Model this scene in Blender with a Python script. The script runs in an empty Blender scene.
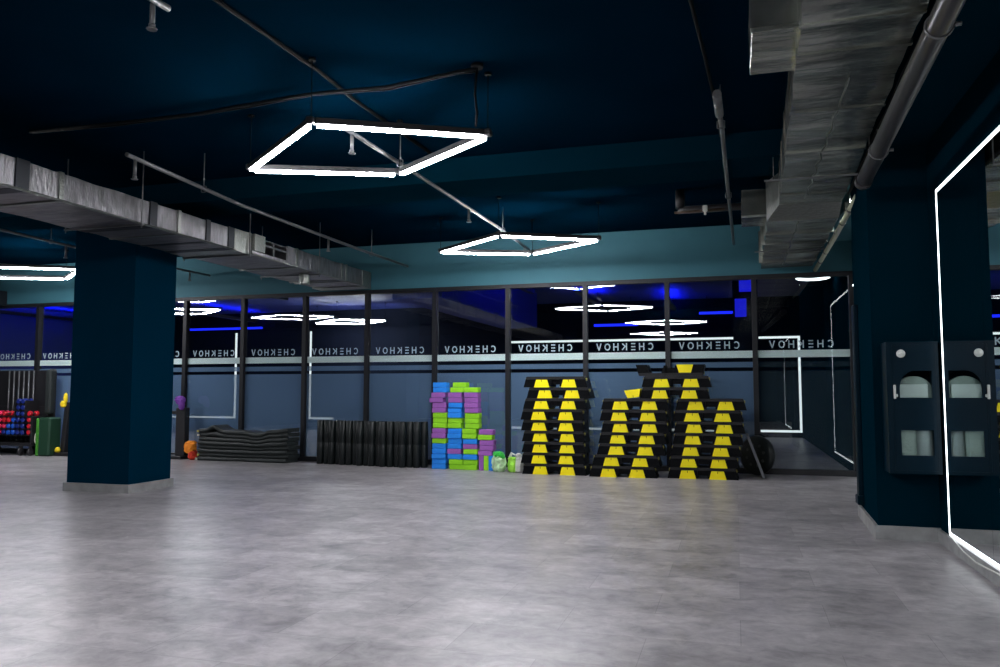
import bpy, math, random
from mathutils import Vector, Matrix
random.seed(7)
PI = math.pi
S = bpy.context.scene
COL = S.collection

# ------------------------------------------------------------------ helpers
class MB:
    """collects simple shapes, builds them as ONE mesh object"""
    def __init__(s): s.v = []; s.f = []; s.sm = []
    def add(s, vs, fs, smooth=False):
        o = len(s.v); s.v += [tuple(v) for v in vs]
        for f in fs: s.f.append(tuple(i + o for i in f)); s.sm.append(smooth)
        return s
    def box(s, x0, x1, y0, y1, z0, z1, m=None):
        vs = [Vector((x, y, z)) for x in (x0, x1) for y in (y0, y1) for z in (z0, z1)]
        if m: vs = [m @ v for v in vs]
        return s.add(vs, [(0,1,3,2),(4,6,7,5),(0,4,5,1),(2,3,7,6),(0,2,6,4),(1,5,7,3)])
    def bbox(s, x0, x1, y0, y1, z0, z1, b=.006, m=None):
        """box with chamfered edges"""
        cx, cy, cz = (x0+x1)/2, (y0+y1)/2, (z0+z1)/2
        hx, hy, hz = (x1-x0)/2, (y1-y0)/2, (z1-z0)/2
        b = min(b, hx*.45, hy*.45, hz*.45)
        vs = []; idx = {}
        for sx in (-1,1):
            for sy in (-1,1):
                for sz in (-1,1):
                    for a in range(3):
                        p = [sx*(hx-b), sy*(hy-b), sz*(hz-b)]
                        p[a] = (sx*hx, sy*hy, sz*hz)[a]
                        idx[(sx,sy,sz,a)] = len(vs); vs.append(Vector((p[0]+cx, p[1]+cy, p[2]+cz)))
        fs = []
        def k(t, a): return idx[(t[0],t[1],t[2],a)]
        for a in range(3):
            o1, o2 = [i for i in range(3) if i != a]
            for sg in (-1,1):
                q = []
                for u, w in ((-1,-1),(1,-1),(1,1),(-1,1)):
                    t = [0,0,0]; t[a] = sg; t[o1] = u; t[o2] = w; q.append(k(t, a))
                fs.append(q if (sg > 0) ^ (a == 1) else q[::-1])
        for a in range(3):
            o1, o2 = [i for i in range(3) if i != a]
            for u in (-1,1):
                for w in (-1,1):
                    t0=[0,0,0]; t0[o1]=u; t0[o2]=w; t1=list(t0); t0[a]=-1; t1[a]=1
                    fs.append([k(t0,o1), k(t1,o1), k(t1,o2), k(t0,o2)])
        for sx in (-1,1):
            for sy in (-1,1):
                for sz in (-1,1): fs.append([k((sx,sy,sz),0),k((sx,sy,sz),1),k((sx,sy,sz),2)])
        if m: vs = [m @ v for v in vs]
        return s.add(vs, fs)
    def prism(s, poly, a0, a1, axis='y', m=None, smooth=False):
        """poly = 2D outline; extruded along axis. y: poly is (x,z); x: (y,z); z: (x,y)"""
        n = len(poly)
        def mk(p, a):
            return {'y': Vector((p[0], a, p[1])), 'x': Vector((a, p[0], p[1])), 'z': Vector((p[0], p[1], a))}[axis]
        vs = [mk(p, a0) for p in poly] + [mk(p, a1) for p in poly]
        if m: vs = [m @ v for v in vs]
        fs = [tuple(range(n))[::-1], tuple(range(n, 2*n))]
        s.add(vs, fs)
        o = len(s.v) - 2*n
        for i in range(n):
            j = (i+1) % n; s.f.append((o+i, o+j, o+n+j, o+n+i)); s.sm.append(smooth)
        return s
    def tube(s, pts, r, n=10, caps=True, smooth=True):
        pts = [Vector(p) for p in pts]
        rr = r if isinstance(r, (list, tuple)) else [r]*len(pts)
        rings = []; up = None
        for i, p in enumerate(pts):
            d = (pts[min(i+1, len(pts)-1)] - pts[max(i-1, 0)]).normalized()
            if up is None:
                up = Vector((0,0,1)) if abs(d.z) < .9 else Vector((1,0,0))
            a = d.cross(up)
            if a.length < 1e-4: a = d.cross(Vector((0,1,0)))
            a.normalize(); b = a.cross(d).normalized(); up = b
            rings.append([p + rr[i]*(math.cos(2*PI*k/n)*a + math.sin(2*PI*k/n)*b) for k in range(n)])
        o = len(s.v)
        for R in rings: s.v += [tuple(v) for v in R]
        for i in range(len(pts)-1):
            for k in range(n):
                l = (k+1) % n
                s.f.append((o+i*n+k, o+i*n+l, o+(i+1)*n+l, o+(i+1)*n+k)); s.sm.append(smooth)
        if caps:
            s.f.append(tuple(o+k for k in range(n))[::-1]); s.sm.append(False)
            e = o+(len(pts)-1)*n
            s.f.append(tuple(e+k for k in range(n))); s.sm.append(False)
        return s
    def lathe(s, prof, m=None, n=20, smooth=True):
        """prof = [(r,z)...] about z"""
        vs = []
        for r, z in prof:
            for k in range(n):
                v = Vector((r*math.cos(2*PI*k/n), r*math.sin(2*PI*k/n), z))
                vs.append(m @ v if m else v)
        fs = []
        for i in range(len(prof)-1):
            for k in range(n):
                l = (k+1) % n; fs.append((i*n+k, i*n+l, (i+1)*n+l, (i+1)*n+k))
        s.add(vs, fs, smooth)
        o = len(s.v) - len(vs)
        s.f.append(tuple(o+k for k in range(n))[::-1]); s.sm.append(False)
        e = o+(len(prof)-1)*n
        s.f.append(tuple(e+k for k in range(n))); s.sm.append(False)
        return s
    def build(s, name, mat, parent=None, loc=(0,0,0), rotz=0):
        me = bpy.data.meshes.new(name); me.from_pydata(s.v, [], s.f); me.update()
        import bmesh
        bm = bmesh.new(); bm.from_mesh(me); bmesh.ops.recalc_face_normals(bm, faces=bm.faces[:]); bm.to_mesh(me); bm.free()
        for p, q in zip(me.polygons, s.sm): p.use_smooth = q
        if mat: me.materials.append(mat)
        o = bpy.data.objects.new(name, me); COL.objects.link(o)
        o.location = loc; o.rotation_euler = (0,0,rotz)
        if parent: o.parent = parent
        return o

def lump(mb, cx, cy, w, d, h, seed, amp=.13, z0=0., power=2.6, n=16, rows=10):
    """crumpled closed lump standing on z0"""
    rnd = random.Random(seed); vs = []
    for j in range(rows+1):
        t_ = -PI/2 + PI*(j+.35)/(rows+.7)
        for k in range(n):
            a = 2*PI*(k+.5*(j % 2))/n
            ce, se = math.cos(t_), math.sin(t_); r = 1+amp*rnd.uniform(-1,1)
            f = lambda v: math.copysign(abs(v)**(2/power), v)
            z = h/2+h/2*f(se)*(1+.5*amp*rnd.uniform(-1,1))
            vs.append((cx+w/2*f(ce)*math.cos(a)*r, cy+d/2*f(ce)*math.sin(a)*r, z0+max(z, 0)))
    fs = [tuple(range(n))[::-1], tuple(rows*n+k for k in range(n))]
    for j in range(rows):
        for k in range(n): fs.append((j*n+k, j*n+(k+1)%n, (j+1)*n+(k+1)%n, (j+1)*n+k))
    return mb.add(vs, fs, False)
def tag(o, label, cat, group=None, kind=None):
    o['label'] = label; o['category'] = cat
    if group: o['group'] = group
    if kind: o['kind'] = kind
    return o
def thing(name, label, cat, loc=(0,0,0), rotz=0, group=None, kind=None):
    o = bpy.data.objects.new(name, None); COL.objects.link(o)
    o.location = loc; o.rotation_euler = (0,0,rotz); o.empty_display_size = .1
    return tag(o, label, cat, group, kind)
def dup(root, loc, rotz=0, label=None, group=None):
    def cp(o, par):
        c = o.copy(); COL.objects.link(c)
        if par: c.parent = par
        for ch in [x for x in kids.get(o.name, [])]: cp(ch, c)
        return c
    kids = {}
    def walk(o):
        kids[o.name] = list(o.children)
        for ch in o.children: walk(ch)
    walk(root)
    r = cp(root, None); r.location = loc
    r.rotation_euler = (root.rotation_euler[0], root.rotation_euler[1], rotz)
    if label: r['label'] = label
    if group: r['group'] = group
    return r
ORD = ['zeroth','first','second','third','fourth','fifth','sixth','seventh','eighth','ninth','tenth','eleventh','twelfth',
       'thirteenth','fourteenth','fifteenth','sixteenth','seventeenth','eighteenth','nineteenth','twentieth','twenty-first']

# ------------------------------------------------------------------ materials
def mat(name, col, rough=.5, metal=0., bump=0., bscale=40., var=0., vscale=6., spec=.5, stretch=None, coat=0.):
    m = bpy.data.materials.new(name); m.use_nodes = True
    nt = m.node_tree; b = nt.nodes['Principled BSDF']
    b.inputs['Base Color'].default_value = (*col, 1); b.inputs['Roughness'].default_value = rough
    b.inputs['Metallic'].default_value = metal; b.inputs['Specular IOR Level'].default_value = spec
    b.inputs['Coat Weight'].default_value = coat
    tc = nt.nodes.new('ShaderNodeTexCoord'); mp = nt.nodes.new('ShaderNodeMapping')
    nt.links.new(tc.outputs['Object'], mp.inputs['Vector'])
    if stretch: mp.inputs['Scale'].default_value = stretch
    if var > 0:
        n = nt.nodes.new('ShaderNodeTexNoise'); n.inputs['Scale'].default_value = vscale; n.inputs['Detail'].default_value = 5
        nt.links.new(mp.outputs[0], n.inputs['Vector'])
        r = nt.nodes.new('ShaderNodeMapRange'); r.inputs[1].default_value = .3; r.inputs[2].default_value = .7
        r.inputs[3].default_value = 1-var; r.inputs[4].default_value = 1+var
        nt.links.new(n.outputs['Fac'], r.inputs[0])
        mx = nt.nodes.new('ShaderNodeVectorMath'); mx.operation = 'SCALE'; mx.inputs[0].default_value = col
        nt.links.new(r.outputs[0], mx.inputs['Scale']); nt.links.new(mx.outputs[0], b.inputs['Base Color'])
    if bump > 0:
        n2 = nt.nodes.new('ShaderNodeTexNoise'); n2.inputs['Scale'].default_value = bscale; n2.inputs['Detail'].default_value = 4
        nt.links.new(mp.outputs[0], n2.inputs['Vector'])
        bp = nt.nodes.new('ShaderNodeBump'); bp.inputs['Strength'].default_value = bump; bp.inputs['Distance'].default_value = .02
        nt.links.new(n2.outputs['Fac'], bp.inputs['Height']); nt.links.new(bp.outputs[0], b.inputs['Normal'])
    return m
def emis(name, col, st):
    m = bpy.data.materials.new(name); m.use_nodes = True; nt = m.node_tree; nt.nodes.clear()
    e = nt.nodes.new('ShaderNodeEmission'); e.inputs[0].default_value = (*col, 1); e.inputs[1].default_value = st
    o = nt.nodes.new('ShaderNodeOutputMaterial'); nt.links.new(e.outputs[0], o.inputs[0]); return m
def mix_glass(name, tint, rough, base, ior=1.5):
    """clear pane: transparent + fresnel mirror reflection"""
    m = bpy.data.materials.new(name); m.use_nodes = True; nt = m.node_tree; nt.nodes.clear()
    t = nt.nodes.new('ShaderNodeBsdfTransparent'); t.inputs[0].default_value = (*tint, 1)
    g = nt.nodes.new('ShaderNodeBsdfGlossy'); g.inputs['Roughness'].default_value = rough
    ge = nt.nodes.new('ShaderNodeNewGeometry')
    dp_ = nt.nodes.new('ShaderNodeVectorMath'); dp_.operation = 'DOT_PRODUCT'
    nt.links.new(ge.outputs['Normal'], dp_.inputs[0]); nt.links.new(ge.outputs['Incoming'], dp_.inputs[1])
    def math_(op, a, b):
        n = nt.nodes.new('ShaderNodeMath'); n.operation = op
        for q, v in enumerate((a, b)):
            if v is None: continue
            if isinstance(v, (int, float)): n.inputs[q].default_value = v
            else: nt.links.new(v, n.inputs[q])
        return n.outputs[0]
    c = math_('ABSOLUTE', dp_.outputs['Value'], None)
    p5 = math_('POWER', math_('SUBTRACT', 1., c), 5.)
    r0 = ((ior-1)/(ior+1))**2 + base
    ad = nt.nodes.new('ShaderNodeMath'); ad.operation = 'MULTIPLY_ADD'; ad.use_clamp = True
    nt.links.new(p5, ad.inputs[0]); ad.inputs[1].default_value = 1-r0; ad.inputs[2].default_value = r0
    mx = nt.nodes.new('ShaderNodeMixShader'); o = nt.nodes.new('ShaderNodeOutputMaterial')
    nt.links.new(ad.outputs[0], mx.inputs[0]); nt.links.new(t.outputs[0], mx.inputs[1]); nt.links.new(g.outputs[0], mx.inputs[2])
    nt.links.new(mx.outputs[0], o.inputs[0]); return m
def film_mat(name, col, cover):
    m = bpy.data.materials.new(name); m.use_nodes = True; nt = m.node_tree; nt.nodes.clear()
    t = nt.nodes.new('ShaderNodeBsdfTransparent')
    d = nt.nodes.new('ShaderNodeBsdfDiffuse'); d.inputs[0].default_value = (*col, 1)
    tr = nt.nodes.new('ShaderNodeBsdfTranslucent'); tr.inputs[0].default_value = (*col, 1)
    m1 = nt.nodes.new('ShaderNodeMixShader'); m1.inputs[0].default_value = .2
    nt.links.new(d.outputs[0], m1.inputs[1]); nt.links.new(tr.outputs[0], m1.inputs[2])
    m2 = nt.nodes.new('ShaderNodeMixShader'); m2.inputs[0].default_value = cover
    nt.links.new(t.outputs[0], m2.inputs[1]); nt.links.new(m1.outputs[0], m2.inputs[2])
    o = nt.nodes.new('ShaderNodeOutputMaterial'); nt.links.new(m2.outputs[0], o.inputs[0]); return m

def floor_mat():
    m = bpy.data.materials.new('concrete_vinyl'); m.use_nodes = True; nt = m.node_tree; b = nt.nodes['Principled BSDF']
    L = nt.links.new
    tc = nt.nodes.new('ShaderNodeTexCoord')
    br = nt.nodes.new('ShaderNodeTexBrick'); br.offset = .5
    br.inputs['Scale'].default_value = 1.; br.inputs['Brick Width'].default_value = .92; br.inputs['Row Height'].default_value = .46
    br.inputs['Mortar Size'].default_value = .0018; br.inputs['Mortar Smooth'].default_value = .2; br.inputs['Bias'].default_value = 0.
    br.inputs['Color1'].default_value = (.82,.82,.82,1); br.inputs['Color2'].default_value = (1.10,1.10,1.10,1); br.inputs['Mortar'].default_value = (.62,.62,.62,1)
    L(tc.outputs['Object'], br.inputs['Vector'])
    mp = nt.nodes.new('ShaderNodeMapping'); mp.inputs['Scale'].default_value = (.95, 1.15, 1); L(tc.outputs['Object'], mp.inputs['Vector'])
    n1 = nt.nodes.new('ShaderNodeTexNoise'); n1.inputs['Scale'].default_value = 2.6; n1.inputs['Detail'].default_value = 9; n1.inputs['Roughness'].default_value = .66
    L(mp.outputs[0], n1.inputs['Vector'])
    n3 = nt.nodes.new('ShaderNodeTexNoise'); n3.inputs['Scale'].default_value = 7.5; n3.inputs['Detail'].default_value = 8; n3.inputs['Roughness'].default_value = .7; n3.inputs['Distortion'].default_value = .8
    L(mp.outputs[0], n3.inputs['Vector'])
    fm = nt.nodes.new('ShaderNodeMix'); fm.data_type = 'FLOAT'; fm.inputs[0].default_value = .42
    L(n1.outputs['Fac'], fm.inputs[2]); L(n3.outputs['Fac'], fm.inputs[3])
    cr = nt.nodes.new('ShaderNodeValToRGB')
    cr.color_ramp.elements[0].position = .33; cr.color_ramp.elements[0].color = (.150,.143,.152,1)
    cr.color_ramp.elements[1].position = .65; cr.color_ramp.elements[1].color = (.465,.44,.45,1)
    L(fm.outputs[0], cr.inputs[0])
    mx = nt.nodes.new('ShaderNodeMix'); mx.data_type = 'RGBA'; mx.blend_type = 'MULTIPLY'; mx.inputs[0].default_value = 1
    L(cr.outputs[0], mx.inputs[6]); L(br.outputs['Color'], mx.inputs[7]); L(mx.outputs[2], b.inputs['Base Color'])
    r = nt.nodes.new('ShaderNodeMapRange'); r.inputs[3].default_value = .30; r.inputs[4].default_value = .40
    L(n1.outputs['Fac'], r.inputs[0]); L(r.outputs[0], b.inputs['Roughness'])
    b.inputs['Specular IOR Level'].default_value = .36
    return m

M = {}
M['floor'] = floor_mat()
M['ceil'] = mat('ceiling_dark_blue', (.0002,.0078,.0178), .8, var=.12, vscale=1.5, spec=0.)
M['ceilfar'] = mat('ceiling_far_blue_glow', (.010,.022,.16), .7)  # blue of the lighting put into the paint, white light hardly shows
M['beam'] = mat('beam_dark_blue', (.0007,.0135,.0240), .75, var=.08, vscale=2, spec=0.)
M['header'] = mat('header_teal', (.042,.135,.168), .6, var=.05, vscale=2, spec=.15)
M['wall'] = mat('wall_petrol_blue', (.0003,.0122,.0215), .55, var=.06, vscale=2, spec=0.)
M['pillar'] = mat('pillar_blue', (.0003,.0195,.041), .5, var=.06, vscale=2, spec=0.)
M['plinth'] = mat('plinth_concrete_tile', (.27,.275,.275), .5, var=.22, vscale=7)
M['frame'] = mat('frame_anthracite', (.010,.011,.014), .5, .1, spec=.3)
M['railblack'] = mat('rail_black', (.012,.013,.016), .45)
M['glass'] = mix_glass('clear_glass', (.93,.97,.97), .0, .03)
M['cabglass'] = mix_glass('cabinet_glass', (.9,.95,.95), .02, .0)
M['filmdim'] = film_mat('dim_privacy_film', (.23,.34,.42), .06)  # same film with less cover: weaker light on the last pane painted in
M['film'] = film_mat('privacy_film', (.24,.345,.53), .48)
M['stripe'] = film_mat('white_stripe_film', (.90,.95,.94), .98)
M['letter'] = mat('letter_film', (.62,.68,.78), .6)
M['mirror'] = mat('mirror_silver', (.86,.9,.9), .012, 1.)
M['led'] = emis('led_white', (.95,.95,1.), 130.)
M['ledm'] = emis('led_border_white', (.90,.96,1.), 4.5)
M['ledfar'] = emis('led_far_white', (.90,.96,1.), 1.0)
M['ledblue'] = emis('led_blue', (.01,.02,1.), 60.)
M['blueglow'] = emis('blue_lit_glow', (.010,.012,.55), 1.)  # emission stands in for blue light falling on a surface
M['batten'] = emis('batten_white', (.95,1.,.93), 60.)
M['bulk'] = mat('bulkhead_blue_glow', (.035,.06,.32), .7)  # blue glow of the tubes put into the bulkhead paint
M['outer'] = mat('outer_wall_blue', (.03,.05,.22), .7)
M['bluesoft'] = emis('blue_tube_soft', (.01,.02,1.), 1.6)
M['black'] = mat('lamp_black', (.012,.012,.014), .45)
M['cable'] = mat('cable_black', (.002,.003,.004), .7, spec=.1)
M['duct'] = mat('foil_wrapped_duct', (.235,.23,.24), .4, .93, bump=.9, bscale=5, var=.25, vscale=4, stretch=(1.2,4,1.2))
M['duct2'] = mat('foil_duct_right', (.50,.52,.47), .24, .95, bump=1., bscale=2.0, var=.5, vscale=1.6, stretch=(.9,3.2,.9))
M['foil'] = mat('foil_bright_tape', (.27,.285,.26), .3, .85, bump=.5, bscale=25)
M['band'] = mat('duct_dark_band', (.012,.016,.022), .5, .3)
M['galv'] = mat('galvanised_pipe', (.15,.155,.16), .4, .6, var=.1)
M['pvc'] = mat('grey_pipe', (.035,.034,.037), .3)
M['yellowpipe'] = mat('insulated_pipe', (.50,.53,.40), .45, .1, bump=.3, bscale=30)
M['stepb'] = mat('step_black_plastic', (.0018,.0024,.0034), .5, spec=.08, bump=.12, bscale=120)
M['deck'] = mat('step_deck_rubber', (.008,.0085,.0105), .5, spec=.3, bump=.2, bscale=160)
M['yel'] = mat('step_yellow', (.98,.83,.003), .5, spec=.3)
M['gold'] = mat('step_clip_gold', (.42,.38,.08), .4)
M['bpurple'] = mat('foam_purple', (.30,.095,.40), .75, var=.05, vscale=20)
M['bgreen'] = mat('foam_lime', (.27,.66,.010), .75, var=.05, vscale=20)
M['bblue'] = mat('foam_blue', (.008,.23,.78), .75, var=.05, vscale=20)
M['roll'] = mat('roll_black', (.0050,.0080,.0085), .40, spec=.35, bump=.1, bscale=90)
M['matblack'] = mat('mat_charcoal', (.018,.0235,.0235), .6, spec=.35, bump=.12, bscale=80, var=.1)
M['pale'] = mat('pale_plastic', (.6,.6,.5), .5)
M['dgreen'] = mat('dark_green_foam', (.006,.045,.020), .6)
M['lgreen'] = mat('bright_green_foam', (.05,.26,.02), .6)
M['orange'] = mat('orange_fabric', (.85,.26,.01), .7, var=.1, vscale=20)
M['red'] = mat('red_fabric', (.62,.035,.01), .7)
M['purplec'] = mat('purple_cloth', (.19,.05,.36), .8, bump=.3, bscale=30)
M['yellowc'] = mat('yellow_cloth', (.9,.68,.01), .7, bump=.3, bscale=30)
M['bagw'] = mat('bag_white_green', (.50,.72,.42), .4, bump=.8, bscale=24, var=.35, vscale=16)
M['bagg'] = mat('bag_green', (.03,.50,.05), .45, bump=.6, bscale=24)
M['bagl'] = mat('bag_lime', (.33,.75,.06), .4, bump=.6, bscale=22, var=.2, vscale=15)
M['bagc'] = mat('bag_clear_white', (.62,.63,.58), .35, bump=.6, bscale=26, var=.1)
M['lgrey'] = mat('light_grey_laminate', (.15,.16,.175), .45)
M['dred'] = mat('dumbbell_red', (.62,.015,.03), .4)
M['dpink'] = mat('dumbbell_pink', (.90,.03,.12), .4)
M['dblue'] = mat('dumbbell_blue', (.010,.09,.55), .4)
M['dnavy'] = mat('dumbbell_navy', (.010,.025,.20), .4)
M['cab'] = mat('cabinet_petrol', (.0003,.0105,.020), .4, var=.04, spec=.12)
M['cabin'] = mat('cabinet_inside', (.05,.08,.09), .6)
M['white'] = mat('white_plastic', (.68,.70,.66), .4)
M['hose'] = mat('hose_canvas', (.40,.45,.40), .7, bump=.4, bscale=50)
M['ext'] = mat('grey_canister', (.36,.39,.38), .5)
M['chrome'] = mat('chrome', (.7,.7,.7), .15, 1.)
M['fardark'] = mat('far_wall_dark', (.004,.006,.014), .7, spec=.05)
M['orangish'] = mat('rusty_pipe', (.07,.045,.03), .5, .4)

# ------------------------------------------------------------------ constants of the place
YG = 12.67            # plane of the glazed back wall
XR, XA = 1.61, 1.70   # right wall, alcove wall behind the column
XL = -16.2
YB = -8.6             # rear wall
YF = 22.6             # far wall of the neighbouring hall
ZC = 3.82

def struct(name, mb, m, label, cat, parent=None):
    o = mb.build(name, m, parent)
    return tag(o, label, cat, None, 'structure')

XF = -21.
struct('floor', MB().box(XF-.2, XA+.2, YB-.2, YF+.2, -.15, 0), M['floor'], 'grey concrete-look tiled gym floor', 'floor')
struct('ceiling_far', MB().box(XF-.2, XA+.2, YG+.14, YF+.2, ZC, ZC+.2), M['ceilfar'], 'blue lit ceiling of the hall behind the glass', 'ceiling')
struct('ceiling', MB().box(XL-.2, XA+.2, YB-.2, YG+.14, ZC, ZC+.2), M['ceil'], 'dark blue painted ceiling', 'ceiling')
struct('wall_left', MB().box(XL-.2, XL, YB, YG+.14, 0, ZC), M['wall'], 'dark blue left side wall', 'wall')
struct('wall_right', MB().box(XR, XR+.25, YB, 8.72, 0, ZC), M['wall'], 'dark petrol blue right wall carrying the lit mirror', 'wall')
struct('wall_alcove', MB().box(XA, XA+.16, 8.72, YF, 0, ZC), M['wall'], 'dark blue wall behind the right column', 'wall')
struct('wall_rear', MB().box(XL, XR, YB-.2, YB, 0, ZC), M['wall'], 'dark blue rear wall', 'wall')
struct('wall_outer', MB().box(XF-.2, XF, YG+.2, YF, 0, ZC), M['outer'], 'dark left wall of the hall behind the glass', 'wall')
struct('wall_far', MB().box(XF, XA, YF, YF+.2, 0, ZC), M['fardark'], 'dark far wall of the hall behind the glass', 'wall')
struct('wall_back', MB().box(XL, XA, YG-.06, YG+.14, 3.03, ZC), M['header'], 'teal wall band above the back windows', 'wall')
struct('beam_ceiling', MB().box(XL, XR, 8.05, 8.80, 3.56, ZC), M['beam'], 'dark blue beam crossing the ceiling over the pillar', 'beam')
struct('beam_front', MB().box(XL, XR, -.75, 0.0, 3.56, ZC), M['beam'], 'dark blue ceiling beam near the front of the hall', 'beam')
mb = MB().box(1.18, XR, YB, 8.72, 3.36, 3.559).box(1.18, XR, .01, 8.04, 3.559, ZC)
struct('beam_side', mb, M['wall'], 'dark lowered ceiling edge running along the right wall', 'beam')
struct('beam_alcove', MB().box(1.33, XA, 8.81, YG-.07, 3.48, ZC), M['header'], 'blue lowered ceiling box beside the right duct', 'beam')

# pillar and column with concrete plinths
struct('pillar_left', MB().box(-8.09, -7.15, 8.05, 8.80, 0, 3.56), M['pillar'], 'wide dark blue square pillar on the left', 'pillar')
struct('baseboard_pillar', MB().box(-8.12, -7.12, 8.02, 8.83, .0, .105), M['plinth'], 'grey concrete plinth round the left pillar', 'baseboard')
struct('column_right', MB().prism([(1.135,7.42),(XR,7.42),(XR,8.72),(1.18,8.72)], 0, 3.36, 'z'), M['wall'], 'dark blue column standing at the right wall', 'column')
mb = MB().prism([(1.11,7.395),(XR,7.395),(XR,7.42),(1.135,7.42),(1.18,8.72),(1.155,8.72)], 0, .115, 'z')
struct('baseboard_column', mb, M['plinth'], 'grey concrete baseboard round the right column', 'baseboard')
struct('baseboard_right', MB().box(XR-.025, XR, YB, 7.395, 0, .105), M['plinth'], 'grey concrete baseboard under the lit mirror', 'baseboard')
mb = MB().bbox(1.125, 1.17, 8.40, 8.52, .16, 2.10, .008).bbox(1.11, 1.17, 8.38, 8.54, .15, .24, .008)
tag(mb.build('cable_trunking', M['cab']), 'narrow dark trunking strip on left side of right column', 'trunking')

# ------------------------------------------------------------------ glazed back wall
XM = [XL, -14.87, -13.57, -12.39, -11.2, -10.02, -8.75, -7.46, -6.22, -4.94, -3.63, -2.32, -1.01, .30, 1.68]
struct('trim_top', MB().box(XL, XA, YG-.07, YG+.05, 2.965, 3.03), M['frame'], 'dark metal top rail of the back windows', 'trim')
struct('trim_bottom', MB().box(XL, XA, YG-.06, YG+.05, 0, .085), M['railblack'], 'black metal bottom rail of the back windows', 'trim')

def arc(cx, cz, rx, rz, a0, a1, w, n=14):
    o = []; i = []
    for k in range(n+1):
        a = math.radians(a0 + (a1-a0)*k/n)
        o.append((cx+rx*math.cos(a), cz+rz*math.sin(a))); i.append((cx+(rx-w)*math.cos(a), cz+(rz-w)*math.sin(a)))
    return o, i
def lettering(mb, x0, y0, y1, z0, h):
    """the seven letters as seen from the far side of the glass: x runs mirrored (text reads from +y)"""
    w = .018; cw = .085; gap = .052
    x = x0
    def quad(ps): mb.prism([(-p[0]+0, p[1]) for p in ps][::-1], y0, y1, 'y')
    def bar(a, b, t=w):
        d = Vector((b[0]-a[0], b[1]-a[1])); n = Vector((-d.y, d.x)).normalized()*t/2
        quad([(a[0]-n.x, a[1]-n.y), (b[0]-n.x, b[1]-n.y), (b[0]+n.x, b[1]+n.y), (a[0]+n.x, a[1]+n.y)])
    def ring(cx, a0, a1):
        o, i = arc(cx, z0+h/2, cw*.56, h/2, a0, a1, w)
        for k in range(len(o)-1): quad([o[k], o[k+1], i[k+1], i[k]])
    for ch in 'CHEKHOV':
        if ch == 'C': ring(x+cw*.5, 42, 318)
        elif ch == 'O': ring(x+cw*.5, 0, 360)
        elif ch == 'H':
            bar((x+w/2, z0), (x+w/2, z0+h)); bar((x+cw-w/2, z0), (x+cw-w/2, z0+h)); bar((x+w, z0+h/2), (x+cw-w, z0+h/2))
        elif ch == 'E':
            for zz in (z0+w/2, z0+h/2, z0+h-w/2): bar((x+.006, zz), (x+cw-.012, zz))
        elif ch == 'K':
            bar((x+w/2, z0), (x+w/2, z0+h)); bar((x+w, z0+h*.48), (x+cw-.008, z0+h-.006)); bar((x+w*1.6, z0+h*.58), (x+cw-.006, z0+.006))
        elif ch == 'V':
            bar((x+.008, z0+h), (x+cw/2, z0+.004)); bar((x+cw-.008, z0+h), (x+cw/2, z0+.004))
        x += cw + gap
    return x - gap - x0

WORDS = 7*.085 + 6*.052
NW = len(XM)-1
for i in range(NW):
    a, b = XM[i], XM[i+1]
    k = NW - i
    w = thing('window_%d' % (i+1), 'tall window pane in the back wall, %s from the right end' % ORD[k], 'window', (0,0,0), 0, 'back wall windows', 'structure')
    MB().box(a+.036, b-.036, YG-.004, YG+.004, .085, 2.965).build('glass_pane', M['glass'], w)
    MB().box(b-.037, b+.037, YG-.065, YG+.045, .085, 2.965).build('mullion', M['frame'], w)
    MB().box(a+.038, b-.038, YG+.0065, YG+.0085, 1.758, 1.868).build('white_stripe', M['stripe'], w)
    mb = MB().box(a+.038, b-.038, YG+.0065, YG+.0085, .087, 1.555).box(a+.038, b-.038, YG+.0065, YG+.0085, 1.612, 1.695)
    mb.build('privacy_film', M['filmdim'] if i == NW-1 else M['film'], w)
    mb = MB(); c = (a+b)/2 - .03
    lettering(mb, -c - WORDS/2, YG+.0065, YG+.0085, 1.90, .115)
    mb.build('lettering', M['letter'], w)

# ------------------------------------------------------------------ lit square pendants
def make_lamp(label, group):
    t = thing('pendant_light', label, 'lamp', (0,0,3.3), 0, group)
    P = [Vector(p) for p in ((-1.216,.215,0), (-.026,-.745,0), (1.194,-.085,0), (.054,.741,0))]
    for q in range(4):
        a, b = P[q], P[(q+1) % 4]; d = (b-a).normalized(); n = Vector((-d.y, d.x, 0)); L = (b-a).length
        mtx = Matrix.Translation((a+b)/2) @ Matrix(((d.x, n.x, 0, 0), (d.y, n.y, 0, 0), (0,0,1,0), (0,0,0,1)))
        h = MB().bbox(-L/2+.035, L/2-.035, -.024, .024, 0, .05, .004, mtx).build('light_bar', M['black'], t)
        MB().box(-L/2+.045, L/2-.045, -.019, .019, -.022, -.0005, mtx).build('diffuser', M['led'], h)
        cm = MB(); cm.bbox(a.x-.032, a.x+.032, a.y-.032, a.y+.032, -.004, .054, .008)
        cm.build('corner_joint', M['black'], t)
        cb = MB(); cb.tube([(a.x, a.y, .054), (a.x, a.y, .515)], .004, 6)
        cb.lathe([(.03,.50),(.03,.518)], Matrix.Translation((a.x, a.y, 0)), 12)
        cb.build('suspension_cable', M['cable'], t)
    return t
lamp0 = make_lamp('lit white square LED pendant hanging nearest the camera in mid ceiling', 'square LED pendants')
lamp0.location = (-3.064, 6.015, 3.3)
lamps = [((-2.93, 10.61), 'lit white square LED pendant hanging close in front of the teal back wall'),
         ((-11.75, 10.7), 'lit white square LED pendant half cut off, left of the wide blue pillar'),
         ((-11.75, 6.05), 'square LED pendant over the left floor, seen only mirrored in the back glass'),
         ((-1.95, 1.4), 'square LED pendant above the camera, mirrored in the back glass'),
         ((-2.4, -3.2), 'square LED pendant behind the camera, farthest mirrored in the glass')]
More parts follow.
